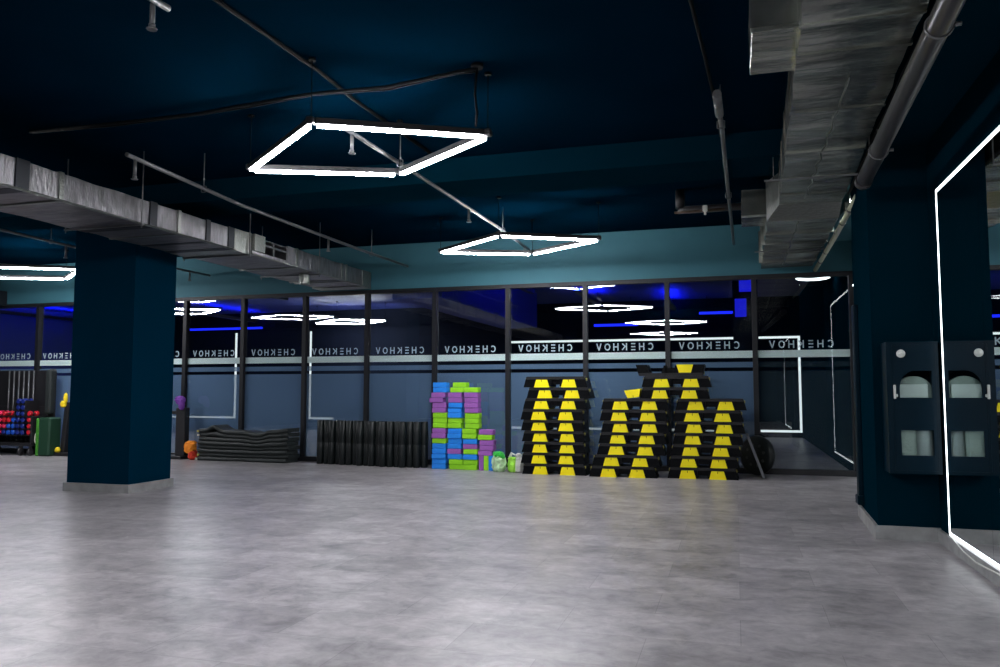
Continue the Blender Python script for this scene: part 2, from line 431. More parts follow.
for (x, y), lb in lamps: dup(lamp0, (x, y, 3.3), 0, lb)

# supply cable on the ceiling and its drop to the front lamp
mb = MB()
pts = [(-6.6,5.95,3.79),(-5.6,5.92,3.765),(-4.6,5.87,3.74),(-4.0,5.85,3.765),(-3.4,5.80,3.77),(-2.7,5.79,3.745),(-2.1,5.76,3.785),(-1.9,5.74,3.785)]
mb.tube(pts, .014, 6); mb.tube([(p[0], p[1]+.03, p[2]-.012*(i % 2)) for i, p in enumerate(pts)], .009, 6)
mb.tube([(-1.9,5.74,3.80),(-1.93,5.78,3.6),(-1.92,5.8,3.45),(-1.95,5.86,3.36)], .010, 6)
mb.lathe([(.05,3.79),(.05,3.815)], Matrix.Translation((-1.9,5.74,0)), 14)
tag(mb.build('power_cable', M['cable']), 'sagging black power cable along the ceiling to the nearest pendant', 'cable')
mb = MB().tube([(-3.22,3.4,3.80),(-3.20,4.3,3.802),(-3.14,5.47,3.802),(-3.16,6.13,3.802),(-3.08,8.03,3.80)], .017, 8)
tag(mb.build('ceiling_conduit', M['cable']), 'straight black conduit on the ceiling above the middle sprinkler pipe', 'conduit')
mb = MB().tube([(-.25,4.6,3.80),(-.23,5.13,3.80),(-.17,6.1,3.80),(-.10,7.5,3.80),(-.09,8.03,3.79)], .014, 8)
tag(mb.build('ceiling_cable', M['cable']), 'thin black cable on the ceiling beside the right sprinkler pipe', 'cable')

# ------------------------------------------------------------------ sprinkler pipes
def sprinkler(label, pts, heads, r=.021, hangers=()):
    root = MB().tube(pts, r, 10).build('sprinkler_pipe', M['galv'])
    tag(root, label, 'pipe', 'sprinkler pipes')
    for (x, y, z, dz) in heads:
        h = MB().tube([(x, y, z-r*.6), (x, y, z-dz)], .016, 8)
        h.lathe([(.02, -dz-.02), (.02, -dz)], Matrix.Translation((x, y, z)), 10)
        h.lathe([(.03, -dz-.035), (.034, -dz-.028)], Matrix.Translation((x, y, z)), 10)
        h.build('sprinkler_head', M['galv'], root)
    for (x, y, z) in hangers:
        MB().tube([(x, y, z+r*.7), (x, y, 3.815 if not 8.05 < y < 8.8 else 3.555)], .006, 6).tube([(x-.03,y,z-.03),(x,y,z-.035),(x+.03,y,z-.03),(x+.03,y,z+.03),(x,y,z+.035),(x-.03,y,z+.03),(x-.03,y,z-.03)], .005, 5).build('pipe_hanger', M['galv'], root)
    return root
sprinkler('grey sprinkler pipe between the left duct and the square pendants', [(-5.32,5.83,3.42),(-5.50,7.84,3.42),(-5.50,10.8,3.42),(-5.44,12.6,3.42)],
          [(-5.33,5.95,3.42,.17),(-5.52,9.95,3.42,.15)], .021, [(-5.45,7.1,3.42),(-5.50,11.3,3.42)])
sprinkler('grey sprinkler pipe running behind both square pendants', [(-3.14,5.93,3.48),(-3.11,7.1,3.48),(-3.06,10.2,3.48),(-3.09,12.0,3.48)],
          [(-3.138,6.04,3.48,.15),(-3.08,9.0,3.48,.14),(-3.09,11.7,3.48,.12)], .02, [(-3.11,7.0,3.48),(-3.06,10.4,3.48)])
sprinkler('grey sprinkler pipe left of the big right duct', [(-.087,6.0,3.47),(-.064,6.84,3.47),(-.027,9.4,3.47),(.02,12.3,3.47)],
          [], .02, [(-.07,6.7,3.47),(-.03,9.2,3.47)])
mb = MB().tube([(-.0875,5.98,3.47),(-.078,6.45,3.47)], .034, 10)
tag(sprinkler('short sprinkler drop at the upper left edge of the ceiling', [(-3.38,3.1,3.60),(-3.30,3.92,3.60)], [(-3.333,3.82,3.60,.14)], .022, [(-3.36,3.4,3.60)]), 'short sprinkler drop at the upper left edge of the ceiling', 'pipe', 'sprinkler pipes')
sprinkler('dark sprinkler pipe left of the wide pillar, above the cut-off pendant', [(-9.42,7.2,3.42),(-9.46,8.1,3.42),(-9.55,9.75,3.42),(-9.45,12.55,3.42)],
          [(-9.46,8.02,3.42,.13),(-9.53,9.3,3.42,.16),(-9.46,12.0,3.42,.14)], .02, [(-9.5,9.0,3.42)])
tag(mb.build('pipe_coupling', M['galv'], None), 'thick coupling at the near end of the right sprinkler pipe', 'pipe')
bpy.data.objects['pipe_coupling'].parent = [o for o in bpy.data.objects if o.get('label','').startswith('grey sprinkler pipe left of the big')][0]
for k in ('label','category'): del bpy.data.objects['pipe_coupling'][k]

# valve pipe left of the right duct
t = thing('drain_pipe', 'short dark pipe with white valve between sprinkler pipe and right duct', 'pipe', (0,0,0))
MB().tube([(-.66,10.2,3.56),(.33,10.2,3.56)], .05, 12).build('pipe', M['pvc'], t)
MB().tube([(-.63,10.2,3.58),(-.63,10.2,3.82)], .06, 12).build('riser', M['black'], t)
MB().tube([(-.70,10.13,3.515),(-.08,10.13,3.525)], .016, 8).build('copper_line', M['orangish'], t)
MB().bbox(-.35,-.29,10.07,10.13,3.50,3.58,.01).tube([(-.32,10.10,3.46),(-.32,10.10,3.51)],.014,8).build('valve', M['white'], t)

# ------------------------------------------------------------------ left air duct
t = thing('air_duct', 'long silver foil-wrapped air duct crossing in front of the left pillar', 'duct', (-6.5, 6, 3.04))
t.location = (0,0,0)
X0, X1, Z0, Z1 = -7.0, -6.06, 3.04, 3.30
def section(mb, y0, y1, e=0.):
    n = max(2, int((y1-y0)/.25)); P = []
    for k in range(n+1):
        y = y0+(y1-y0)*k/n; j = .006
        P.append([(X0-e+random.uniform(-j,j), y, Z0-e+random.uniform(-j,j)), (X1+e+random.uniform(-j,j), y, Z0-e+random.uniform(-j,j)), (X1+e+random.uniform(-j,j), y, Z1+e+random.uniform(-j,j)), (X0-e, y, Z1+e)])
    vs = [v for r in P for v in r]; fs = [(0,1,2,3), tuple(4*n+i for i in (3,2,1,0))]
    for k in range(n):
        for i in range(4): fs.append((4*k+i, 4*k+(i+1)%4, 4*k+4+(i+1)%4, 4*k+4+i))
    mb.add(vs, fs)
mb = MB(); section(mb, -3.0, 8.50); mb.build('duct_run', M['duct'], t)
mb = MB(); section(mb, 8.50, 8.86, .012); mb.build('damper_box', M['foil'], t)
mb = MB().box(X0, X1+.03, 8.86, 9.76, Z0, Z0+.045).box(X0, X1-.04, 8.86, 9.76, Z1-.02, Z1).box(X0, X0+.03, 8.86, 9.76, Z0+.045, Z1-.02).box(X0+.03, X1, 8.86, 8.89, Z0+.045, Z1-.02).box(X0+.03, X1, 9.73, 9.76, Z0+.045, Z1-.02)
mb.build('open_section', M['duct'], t)
MB().bbox(X1-.02, X1+.06, 8.88, 9.12, Z0+.05, Z1+.01, .004).build('damper_plate', M['foil'], t)
mb = MB().box(X1-.02, X1, 9.12, 9.73, 3.20, 3.225).box(X1-.02, X1, 9.40, 9.43, Z0+.045, Z1-.02)
mb.build('cross_bars', M['galv'], t)
mb = MB(); section(mb, 9.76, 12.10); mb.build('duct_run', M['duct'], t)
mb = MB(); section(mb, 12.10, 12.42, .012); mb.build('end_piece', M['foil'], t)
for y0, y1 in ((5.33,5.47),(7.0,7.11),(7.95,8.03),(8.38,8.50)):
    MB().box(X0-.012, X1+.014, y0, y1, Z0-.004, Z1+.012).build('dark_band', M['band'], t)
for y in (5.80,7.45,9.98,11.35,11.5):
    MB().box(X0-.01, X1+.013, y, y+.05, Z0-.013, Z1+.012).build('foil_tape', M['foil'], t)
MB().tube([(X1+.008, -3, Z0-.003), (X1+.008, 8.5, Z0-.003)], .013, 6).tube([(X1+.032, 8.86, Z0), (X1+.008, 12.1, Z0-.003)], .011, 6).build('corner_bead', M['foil'], t)
for y in (6.85, 8.80, 10.6, 5.05):
    mb = MB().tube([(X1+.035, y, Z0-.06), (X1+.035, y, 3.815 if not 8.05<y<8.8 else 3.56)], .007, 6).tube([(X0-.035, y, Z0-.06), (X0-.035, y, 3.815 if not 8.05<y<8.8 else 3.56)], .007, 6).box(X0-.05, X1+.05, y-.012, y+.012, Z0-.032, Z0-.012)
    mb.build('hanger_rod', M['galv'], t)
mb = MB(); prof = [(.07, 0)]
for k in range(7): prof += [(.088, -.012-k*.024), (.068, -.024-k*.024)]
mb.lathe(prof[::-1], Matrix.Translation((-6.28, 10.6, Z0)), 16); mb.build('flexible_collar', M['foil'], t)
# duct end far left behind the cut-off lamp
t = thing('air_duct', 'short silver duct end at the far left by the back wall', 'duct', (0,0,0))
MB().tube([(-14.7,12.3,3.26),(-14.7,12.3,3.819)],.008,6).tube([(-15.4,12.3,3.26),(-15.4,12.3,3.819)],.008,6).build('hanger_rod', M['galv'], t)
MB().bbox(-16.0,-14.42,12.0,12.6,3.02,3.27,.01).build('duct_box', M['duct'], t)
MB().bbox(-14.43,-14.35,12.02,12.58,3.0,3.30,.01).build('flange', M['band'], t)

# ------------------------------------------------------------------ right air duct
t = thing('air_duct', 'big silver foil-wrapped air duct running along the right wall to the back', 'duct', (0,0,0))
def strip(mb, rows, jit=.006):
    """rows of (y, xl, xr, zb, zt)"""
    vs = []
    for (y, a, b, z0, z1) in rows:
        r = lambda: random.uniform(-jit, jit)
        vs += [(a+r(), y, z0+r()), (b+r(), y, z0+r()), (b, y, z1), (a, y, z1)]
    n = len(rows)-1; fs = [(0,1,2,3), tuple(4*n+i for i in (3,2,1,0))]
    for k in range(n):
        for i in range(4): fs.append((4*k+i, 4*k+(i+1)%4, 4*k+4+(i+1)%4, 4*k+4+i))
    mb.add(vs, fs)
rows = []
y = -4.0
while y < 8.7:
    f = (y-4.1)/4.55
    rows.append((y, .365+.113*f, .965+.125*f, 3.2, 3.54)); y += .22
rows[-1] = (8.66, .478, 1.09, 3.2, 3.54)
mb = MB(); strip(mb, rows, .009); mb.build('near_duct_run', M['duct2'], t)
mb = MB(); strip(mb, [(8.66,.478,1.09,3.2,3.54),(9.02,.365,1.10,3.105,3.54)], 0); mb.build('reducer', M['foil'], t)
rows = [(9.02+k*.17, .37+.04*k/20, 1.10+.03*k/20, 3.10, 3.54) for k in range(21)]
mb = MB(); strip(mb, rows, .014); mb.build('far_duct_run', M['duct2'], t)
for yy in (4.35,4.75,5.75,6.75,7.55,8.2):
    f = (yy-4.1)/4.55
    MB().box(.358+.113*f, .972+.125*f, yy, yy+.035, 3.188, 3.545).build('seam_band', M['duct2'], t)
MB().tube([(.72+.015*math.sin(3*q), 5.2+q*.2, 3.194) for q in range(17)], .005, 5).build('long_seam', M['foil'], t)
MB().tube([(.70+.01*math.sin(4*q), 9.1+q*.2, 3.092) for q in range(16)], .005, 5).build('long_seam', M['foil'], t)
for yy in (9.7,10.35,11.1,11.8):
    MB().box(.36, 1.125, yy, yy+.03, 3.082, 3.545).build('seam_band', M['duct2'], t)
for (a, b, y0, y1, z0) in ((.13,.40,4.62,5.28,3.31),(.11,.38,9.35,9.93,3.24)):
    MB().bbox(a, b, y0, y1, z0, z0+.32, .006).build('branch_box', M['duct2'], t)
    MB().box(a-.006, b, y0-.012, y0+.004, z0-.006, z0+.014).build('branch_edge', M['foil'], t)
for yy in (3.8, 7.2, 10.9):
    f = (yy-4.1)/4.55
    MB().tube([(.29+.1*min(f,1), yy, 3.1), (.29+.1*min(f,1), yy, 3.3)], .004, 6).tube([(1.135, yy, 3.1), (1.135, yy, 3.815)], .006, 6).box(.28, 1.145, yy-.012, yy+.012, 3.085, 3.098).build('hanger_rod', M['galv'], t)
# black cable bundle on the lower right edge of the duct
mb = MB()
for q in range(2):
    mb.tube([(1.0+.018*q+.112*((y0-4.1)/4.55), y0, 3.185+.018*((q+i) % 2)) for i, y0 in enumerate([3.0,4.0,4.6,5.2,5.8,6.4,7.0,7.6,8.3])], .009, 6)
tag(mb.build('cable_bundle', M['cable']), 'black cable bundle along the right lower edge of big duct', 'cable')
# light insulated pipe beside the far end of the duct
root = MB().tube([(1.185,8.3,3.16),(1.185,9.2,3.13),(1.185,10.2,3.10),(1.185,12.58,3.06)], .030, 10).build('insulated_pipe', M['yellowpipe'])
tag(root, 'pale insulated pipe with ties beside far end of right duct', 'pipe')
for yy in (8.8,9.4,9.9,10.5,11.1,11.8):
    f = (yy-8.3)/4.2
    MB().tube([(1.185, yy, 3.155-.095*f), (1.185, yy+.05, 3.153-.095*f)], .037, 10).build('tie', M['galv'], root)
mb = MB().tube([(1.22,9.5,3.3),(1.33,9.5,3.3),(1.45,9.5,3.3),(1.699,9.5,3.3)], .075, 14)
tag(mb.build('round_duct', M['galv']), 'short round metal duct behind the right column top', 'duct')
root = MB().bbox(1.24,1.30,8.95,9.25,3.33,3.37,.004).build('batten_light', M['white']); tag(root, 'small bright batten light above the column beside round duct', 'lamp')
MB().box(1.245,1.295,8.96,9.24,3.312,3.3295).build('tube', M['batten'], root)
MB().tube([(1.27,9.1,3.37),(1.27,9.1,3.815)], .006, 6).build('hanger_rod', M['galv'], root)

# big grey drain pipe along the right
root = MB().tube([(.895,-2.0,3.234),(1.0,4.0,3.063),(1.052,7.0,2.978)], .060, 20).build('waste_pipe', M['pvc'])
tag(root, 'thick dark grey pipe hanging right of the big duct', 'pipe')
MB().tube([(1.051,6.93,2.98),(1.0525,7.03,2.977)], .068, 20).build('end_socket', M['pvc'], root)
for yy in (4.25, 6.2):
    zz = 3.063-.0283*(yy-4); xx = 1.0+.0173*(yy-4)
    MB().tube([(xx+.064*math.cos(a*PI/8), yy, zz+.064*math.sin(a*PI/8)) for a in range(17)], .007, 6).tube([(xx+.063,yy,zz),(xx+.10,yy,zz)],.012,6).tube([(xx,yy,zz+.06),(xx,yy,zz+.16)],.007,6).build('pipe_clamp', M['galv'], root)

# ------------------------------------------------------------------ lit mirror on the right wall
YM = 7.06
def lit_mirror(label, y0, y1, x, z0, z1, panels, ledm, frame_sides):
    t = thing('wall_mirror', label, 'mirror', (0,0,0), 0, 'mirrors with lit borders')
    n = len(panels)-1
    for k in range(n):
        MB().box(x-.014, x-.002, panels[k]+.0015, panels[k+1]-.0015, z0+.02, z1-.02).build('mirror_panel', M['mirror'], t)
    w = .015
    if 'hi' in frame_sides: MB().box(x-.017, x-.001, y1-w*.5, y1+w*.5, z0-w/2, z1+w/2).build('led_strip', ledm, t)
    if 'lo' in frame_sides: MB().box(x-.017, x-.001, y0-w*.5, y0+w*.5, z0-w/2, z1+w/2).build('led_strip', ledm, t)
    MB().box(x-.017, x-.001, y0+w*.5, y1-w*.5, z0-w/2, z0+w/2).build('led_strip', ledm, t)
    MB().box(x-.017, x-.001, y0+w*.5, y1-w*.5, z1-w/2, z1+w/2).build('led_strip', ledm, t)
    return t
lit_mirror('large wall mirror with white lit border on the right wall', -3.0, YM, XR, .125, 2.875, [-3.0,-1.6,-.1,1.4,2.9,4.4,5.95,YM], M['ledm'], ('hi','lo'))
lit_mirror('wall mirror with white lit border hidden behind column, mirrored in last pane', 10.0, 12.55, XA, .16, 2.80, [10.0,11.3,12.55], M['ledm'], ('lo',))
mb = MB().tube([(1.585,7.0,.118),(1.578,6.6,.075),(1.578,6.3,.06),(1.578,6.0,.075),(1.58,5.6,.10),(1.58,5.2,.11)], .006, 6)
tag(mb.build('white_cable', M['white']), 'thin white cable drooping below the lit mirror edge', 'cable')

# ------------------------------------------------------------------ fire hose cabinet on the column
t = thing('fire_hose_cabinet', 'dark petrol fire hose cabinet with two windows on right column', 'cabinet', (0,0,0))
CX0, CX1, CY0, CY1, CZ0, CZ1 = 1.20, 1.588, 7.17, 7.415, .577, 1.655
mb = MB().box(CX0,CX0+.02,CY0+.02,CY1,CZ0,CZ1).box(CX1-.02,CX1,CY0+.02,CY1,CZ0,CZ1).box(CX0+.02,CX1-.02,CY0+.02,CY1,CZ0,CZ0+.02).box(CX0+.02,CX1-.02,CY0+.02,CY1,CZ1-.02,CZ1).box(CX0+.02,CX1-.02,CY1-.015,CY1,CZ0+.02,CZ1-.02)
mb.box(CX0+.02,CX1-.02,CY0+.03,CY1-.015,1.06,1.075)
mb.build('body', M['cab'], t)
wx0, wx1 = 1.295, 1.535
def holed(mb, y0, y1):
    zs = [CZ0, .725, .93, 1.195, 1.415, CZ1]
    mb.box(CX0, wx0, y0, y1, CZ0, CZ1); mb.box(wx1, CX1, y0, y1, CZ0, CZ1)
    mb.box(wx0, wx1, y0, y1, zs[0], zs[1]); mb.box(wx0, wx1, y0, y1, zs[2], zs[3]); mb.box(wx0, wx1, y0, y1, zs[4], zs[5])
mb = MB(); holed(mb, CY0, CY0+.02)
# arched upper corners of the top window
def corner(sx):
    cx = wx0+.11 if sx < 0 else wx1-.06; r = .11 if sx < 0 else .06
    ed = wx0 if sx < 0 else wx1
    pts = [(ed, 1.415), (ed, 1.415-.15)] if sx < 0 else [(ed, 1.415), (ed, 1.415-r)]
    rz = .15 if sx < 0 else r
    for k in range(1, 9):
        a = (PI - k*PI/16) if sx < 0 else (k*PI/16)
        pts.append((cx + r*math.cos(a), 1.415-rz + rz*math.sin(a)))
    return pts
mb.prism(corner(-1), CY0+.001, CY0+.019, 'y')
d = mb.build('door', M['cab'], t)
mb = MB()
for (a, b, c2, d2) in ((CX0+.045,CX0+.051,CZ0+.02,CZ1-.02),(CX1-.02,CX1-.014,CZ0+.02,CZ1-.02)): mb.box(a,b,CY0-.003,CY0-.0002,c2,d2)
for z in (CZ0+.02, CZ1-.026): mb.box(CX0+.051,CX1-.02,CY0-.003,CY0-.0002,z,z+.006)
mb.build('door_moulding', M['cab'], d)
MB().box(wx0-.008, wx1+.008, CY0+.021, CY0+.025, 1.187, 1.423).build('upper_window', M['cabglass'], d)
MB().box(wx0-.008, wx1+.008, CY0+.021, CY0+.025, .717, .938).build('lower_window', M['cabglass'], d)
mt = Matrix.Translation((1.312, CY0-.0005, 1.557)) @ Matrix.Rotation(PI/2, 4, 'X')
MB().lathe([(.034,0),(.034,.006),(.026,.010),(.012,.010),(.012,.014)], mt, 20).build('round_lock', M['white'], d)
MB().bbox(1.246,1.264,CY0-.022,CY0-.0005,1.185,1.30,.005).bbox(1.262,1.278,CY0-.018,CY0-.0005,1.20,1.225,.004).build('handle', M['white'], d)
mt = Matrix.Translation((1.41, 7.27, 1.225)) @ Matrix.Rotation(PI/2, 4, 'X')
o = MB().lathe([(.148,0),(.148,.05),(.143,.055),(.06,.055),(.055,.058)], mt, 28).build('hose_reel', M['hose']); tag(o, 'coiled pale fire hose reel behind upper cabinet window', 'hose reel')
o = MB().bbox(1.28,1.51,7.199,7.209,1.076,1.305,.004).build('folded_hose', M['white']); tag(o, 'white folded hose pack in front of the reel inside cabinet', 'hose')
o = MB().bbox(1.235,1.415,7.205,7.34,.598,.99,.02).build('hose_pack', M['hose']); tag(o, 'pale hose pack at left behind lower cabinet window', 'hose')
mb = MB().lathe([(.06,.598),(.066,.62),(.066,.96),(.05,1.0),(.02,1.01),(.02,1.03)], Matrix.Translation((1.485, 7.275, 0)), 20)
tag(mb.build('canister', M['ext']), 'grey round canister at right behind lower cabinet window', 'canister')

# ------------------------------------------------------------------ aerobic steps
def make_step(feet=(-1, 1)):
    t = thing('aerobic_step', '', 'step platform', (0,0,0), 0, 'black and yellow aerobic steps')
    D = .38
    MB().prism([(-.460,.121),(.460,.121),(.447,.156),(.438,.1625),(-.438,.1625),(-.447,.156)], .0, D, 'y').build('deck', M['deck'], t)
    for s in (-1, 1):
        MB().prism([(s*.492,0),(s*.326,0),(s*.292,.1205),(s*.460,.1205)], .004, D-.004, 'y').build('end_support', M['stepb'], t)
        MB().prism([(s*.09,0.012),(s*.068,0.012),(s*.068,.1205),(s*.126,.1205)], .004, D-.004, 'y').build('inner_support', M['stepb'], t)
        MB().bbox(s*.462-.011,s*.462+.011,.05,.11,.098,.140,.004).build('end_clip', M['gold'], t)
    MB().box(-.067,.067,.03,D-.03,.045,.120).build('cross_brace', M['stepb'], t)
    for s in feet:
        f = MB().prism([(s*.208-.118,0),(s*.208+.118,0),(s*.208+.084,.116),(s*.208-.084,.116)], -.006, D+.006, 'y').build('foot', M['yel'], t)
        MB().box(s*.208-.0035,s*.208+.0035,-.008,-.0055,.085,.1165).build('notch', M['stepb'], f)
    return t
H = .163
step0 = make_step(); used = False
def put(x, y, z, label, rz=0.):
    global used
    if not used:
        used = True; step0.location = (x, y, z); step0.rotation_euler = (0,0,rz); step0['label'] = label; return step0
    return dup(step0, (x, y, z), rz, label)
S1 = [-2.952,-2.975,-2.959,-2.958,-2.973,-2.973,-2.933,-2.878,-2.924]
S2 = [-1.918,-1.872,-1.798,-1.774,-1.736,-1.756,-1.733]
S3 = [-.80,-.783,-.753,-.722,-.698,-.717,-.672]
def place(xs, y, stackname, rz):
    for i, x in enumerate(xs):
        lab = ('topmost' if i == len(xs)-1 else 'bottom' if i == 0 else ORD[i+1] + ' from floor')
        put(x+.326, y+random.uniform(-.012,.012), i*H, 'black aerobic step with yellow feet, %s in the %s stack of steps' % (lab, stackname), rz+random.uniform(-.01,.01))
place(S1, 11.62, 'left', 0.0)
place(S2, 11.55, 'middle', 0.0)
place(S3, 11.64, 'right', -.012)
put(-1.169+.326, 11.60, 7*H, 'black aerobic step bridging the middle and right stacks, lower of two')
put(-1.145+.326, 11.61, 8*H, 'black aerobic step bridging the middle and right stacks, upper of two')
inv = make_step((1,))
tag(inv, 'upside-down black aerobic step lying on top of all the steps', 'step platform', 'black and yellow aerobic steps')
inv.rotation_euler = (PI, 0, 0); inv.location = (-.90, 11.99, 9*H+.1625)
lf = MB().prism([(-.118,0),(.118,0),(.084,.116),(-.084,.116)], -.19, .19, 'y').build('step_foot', M['yel'])
lf.rotation_euler = (0, PI-math.radians(7), 0); lf.location = (-1.44, 11.75, 7*H+.116+.012)
tag(lf, 'loose yellow step foot lying on the middle stack of steps', 'step foot')
MB().box(-.0035,.0035,-.193,-.1895,.085,.1165).build('notch', M['stepb'], lf)

# leaning board and round disc
bd = MB().bbox(-.018,.018,0,.18,0,.66,.004).build('leaning_board', M['lgrey'])
bd.location = (.365, 11.98, .006); bd.rotation_euler = (0, math.radians(-19.5), 0)
tag(bd, 'light grey board leaning against the right stack of steps', 'board')
t = thing('balance_disc', 'black round disc leaning on the window behind grey board', 'disc', (.29, 12.40, .297))
t.rotation_euler = (math.radians(86), 0, math.radians(-40))
MB().lathe([(.26,-.05),(.285,-.04),(.295,0),(.285,.04),(.25,.052),(.19,.045),(.12,.058),(.02,.06)], None, 32).build('disc_body', M['roll'], t)
for k in range(8):
    a = k*PI/4+.3; MB().lathe([(.022,.046),(.022,.056)], Matrix.Translation((.155*math.cos(a), .155*math.sin(a), 0)), 10).build('stud', M['pvc'], t)

# ------------------------------------------------------------------ foam blocks
BH = .0818
CNM = {'P': ('purple', M['bpurple']), 'G': ('lime green', M['bgreen']), 'B': ('blue', M['bblue'])}
proto = {}
def block(c, loc, rz, label, standing=False):
    key = (c, standing)
    if key not in proto:
        mb = MB()
        if standing: mb.bbox(-.039,.039,0,.155,0,.232,.006)
        else: mb.bbox(-.1175,.1175,0,.155,0,BH-.003,.008)
        o = mb.build('foam_block', CNM[c][1]); proto[key] = o
        tag(o, label, 'yoga block', 'foam blocks in the pile'); o.location = loc; o.rotation_euler = (0,0,rz); return o
    return dup(proto[key], loc, rz, label)
cols = [('leftmost', -4.598, 0, 'BBBBBGPPGGGPPPPBB', {13:-.05, 14:-.02, 15:.012, 16:.012, 8:.012, 9:.012, 10:.012}),
        ('second', -4.328, 0, 'GGBPBBBBGGBBBPPGG', {0:.024, 1:.024, 3:-.012, 16:.075, 15:.035, 13:.01, 12:.01}),
        ('third', -4.057, 0, 'GGBGPBGGGGGPPPPG', {6:-.01, 7:-.012, 8:.035, 9:.03, 10:.03, 11:.03, 12:.02, 13:.02, 14:.02, 15:.02}),
        ('rightmost', -3.80, .232, 'PPPGP', {0:-.01, 1:.02, 2:.015, 3:-.01, 4:0})]
for (nm, x, zb, seq, off) in cols:
    for i, c in enumerate(seq):
        if nm == 'rightmost': pos = 'top' if i == len(seq)-1 else ORD[i+1] + ' above the upright ones'
        else: pos = 'top' if i == len(seq)-1 else 'bottom' if i == 0 else ORD[i+1] + ' from floor'
        rz = random.uniform(-.03, .03)
        block(c, (x+off.get(i,0)+random.uniform(-.005,.005), 11.965+random.uniform(-.01,.012)-(.03 if nm in ('third','rightmost') else 0), zb+i*BH), rz,
              '%s foam block, %s, in the %s column of blocks' % (CNM[c][0], pos, nm))
for c, x in (('P',-3.872),('G',-3.79),('B',-3.709)):
    block(c, (x, 11.94, 0), 0, '%s foam block upright on floor under the rightmost column' % CNM[c][0], True)

# ------------------------------------------------------------------ plastic bags
t = thing('plastic_bag', 'white and green crumpled plastic bag right of the foam blocks', 'bag', (-3.535, 11.80, 0))
lump(MB(), 0, 0, .215, .20, .27, 3, .17, 0., 3.4).build('bag_body', M['bagw'], t)
mb = lump(MB(), .01, -.02, .15, .14, .10, 4, .2, .215); lump(mb, -.05, .02, .09, .09, .08, 8, .25, .23); lump(mb, .06, -.03, .09, .08, .07, 13, .25, .20); mb.build('bag_top', M['bagg'], t)
t = thing('plastic_bag', 'lime green and clear plastic bag beside left stack of steps', 'bag', (-3.285, 11.82, 0))
lump(MB(), -.035, 0, .15, .18, .235, 5, .10, 0, 4).build('bag_body', M['bagl'], t)
mb = lump(MB(), .065, .01, .13, .17, .22, 6, .12, 0, 4); lump(mb, .05, .03, .10, .10, .10, 9, .2, .19); mb.build('clear_pouch', M['bagc'], t)
mb = MB(); mb.tube([(-.08,.02,.22),(-.06,.02,.29),(.0,.02,.26)], [.03,.022,.016], 6, True, False); mb.build('bag_handle', M['bagc'], t)

# ------------------------------------------------------------------ standing black rolls
r0 = thing('mat_roll', '', 'mat roll', (0,0,0), 0, 'standing black rolls')
R = .061
MB().lathe([(R-.008,0),(R,.008),(R,.362),(R-.0015,.3655),(R-.0015,.3725),(R,.376),(R,.738),(R-.008,.746),(R*.55,.746),(R*.5,.742),(R*.25,.742),(R*.2,.746)], None, 24).build('roll_body', M['roll'], r0)
path = [(-6.90,12.27),(-6.3,12.17),(-5.6,12.05),(-5.25,12.03),(-4.83,12.10)]
def along(s):
    for (a, b) in zip(path, path[1:]):
        L = math.dist(a, b)
        if s <= L: return (a[0]+(b[0]-a[0])*s/L, a[1]+(b[1]-a[1])*s/L)
        s -= L
    return None
zig = [0,.03,0,.045,.0,.02,.05,.0,.035,0,.05,.0,.02,.045,0,.03,.0,.04,0,.02]
pos = []; x = -6.895
def yline(x):
    for (a, b) in zip(path, path[1:]):
        if a[0] <= x <= b[0]: return a[1]+(b[1]-a[1])*(x-a[0])/(b[0]-a[0])
    return path[-1][1]
i = 0
while x < -4.84:
    p = (x, yline(x)+zig[i % len(zig)])
    while pos and math.dist(p, pos[-1]) < 2*R+.001:
        x += .002; p = (x, yline(x)+zig[i % len(zig)])
    pos.append(p); i += 1; x += .09
for i, (x, y) in enumerate(pos):
    n = len(pos)
    lab = 'leftmost' if i == 0 else 'rightmost' if i == n-1 else ORD[i+1]+' from the left' if i < (n+1)//2 else ORD[n-i]+' from the right'
    lb = 'black rolled mat standing on the floor, %s in its row' % lab
    if i == 0: r0.location = (x, y, 0); r0['label'] = lb
    else: dup(r0, (x, y, 0), random.uniform(0, 6), lb)

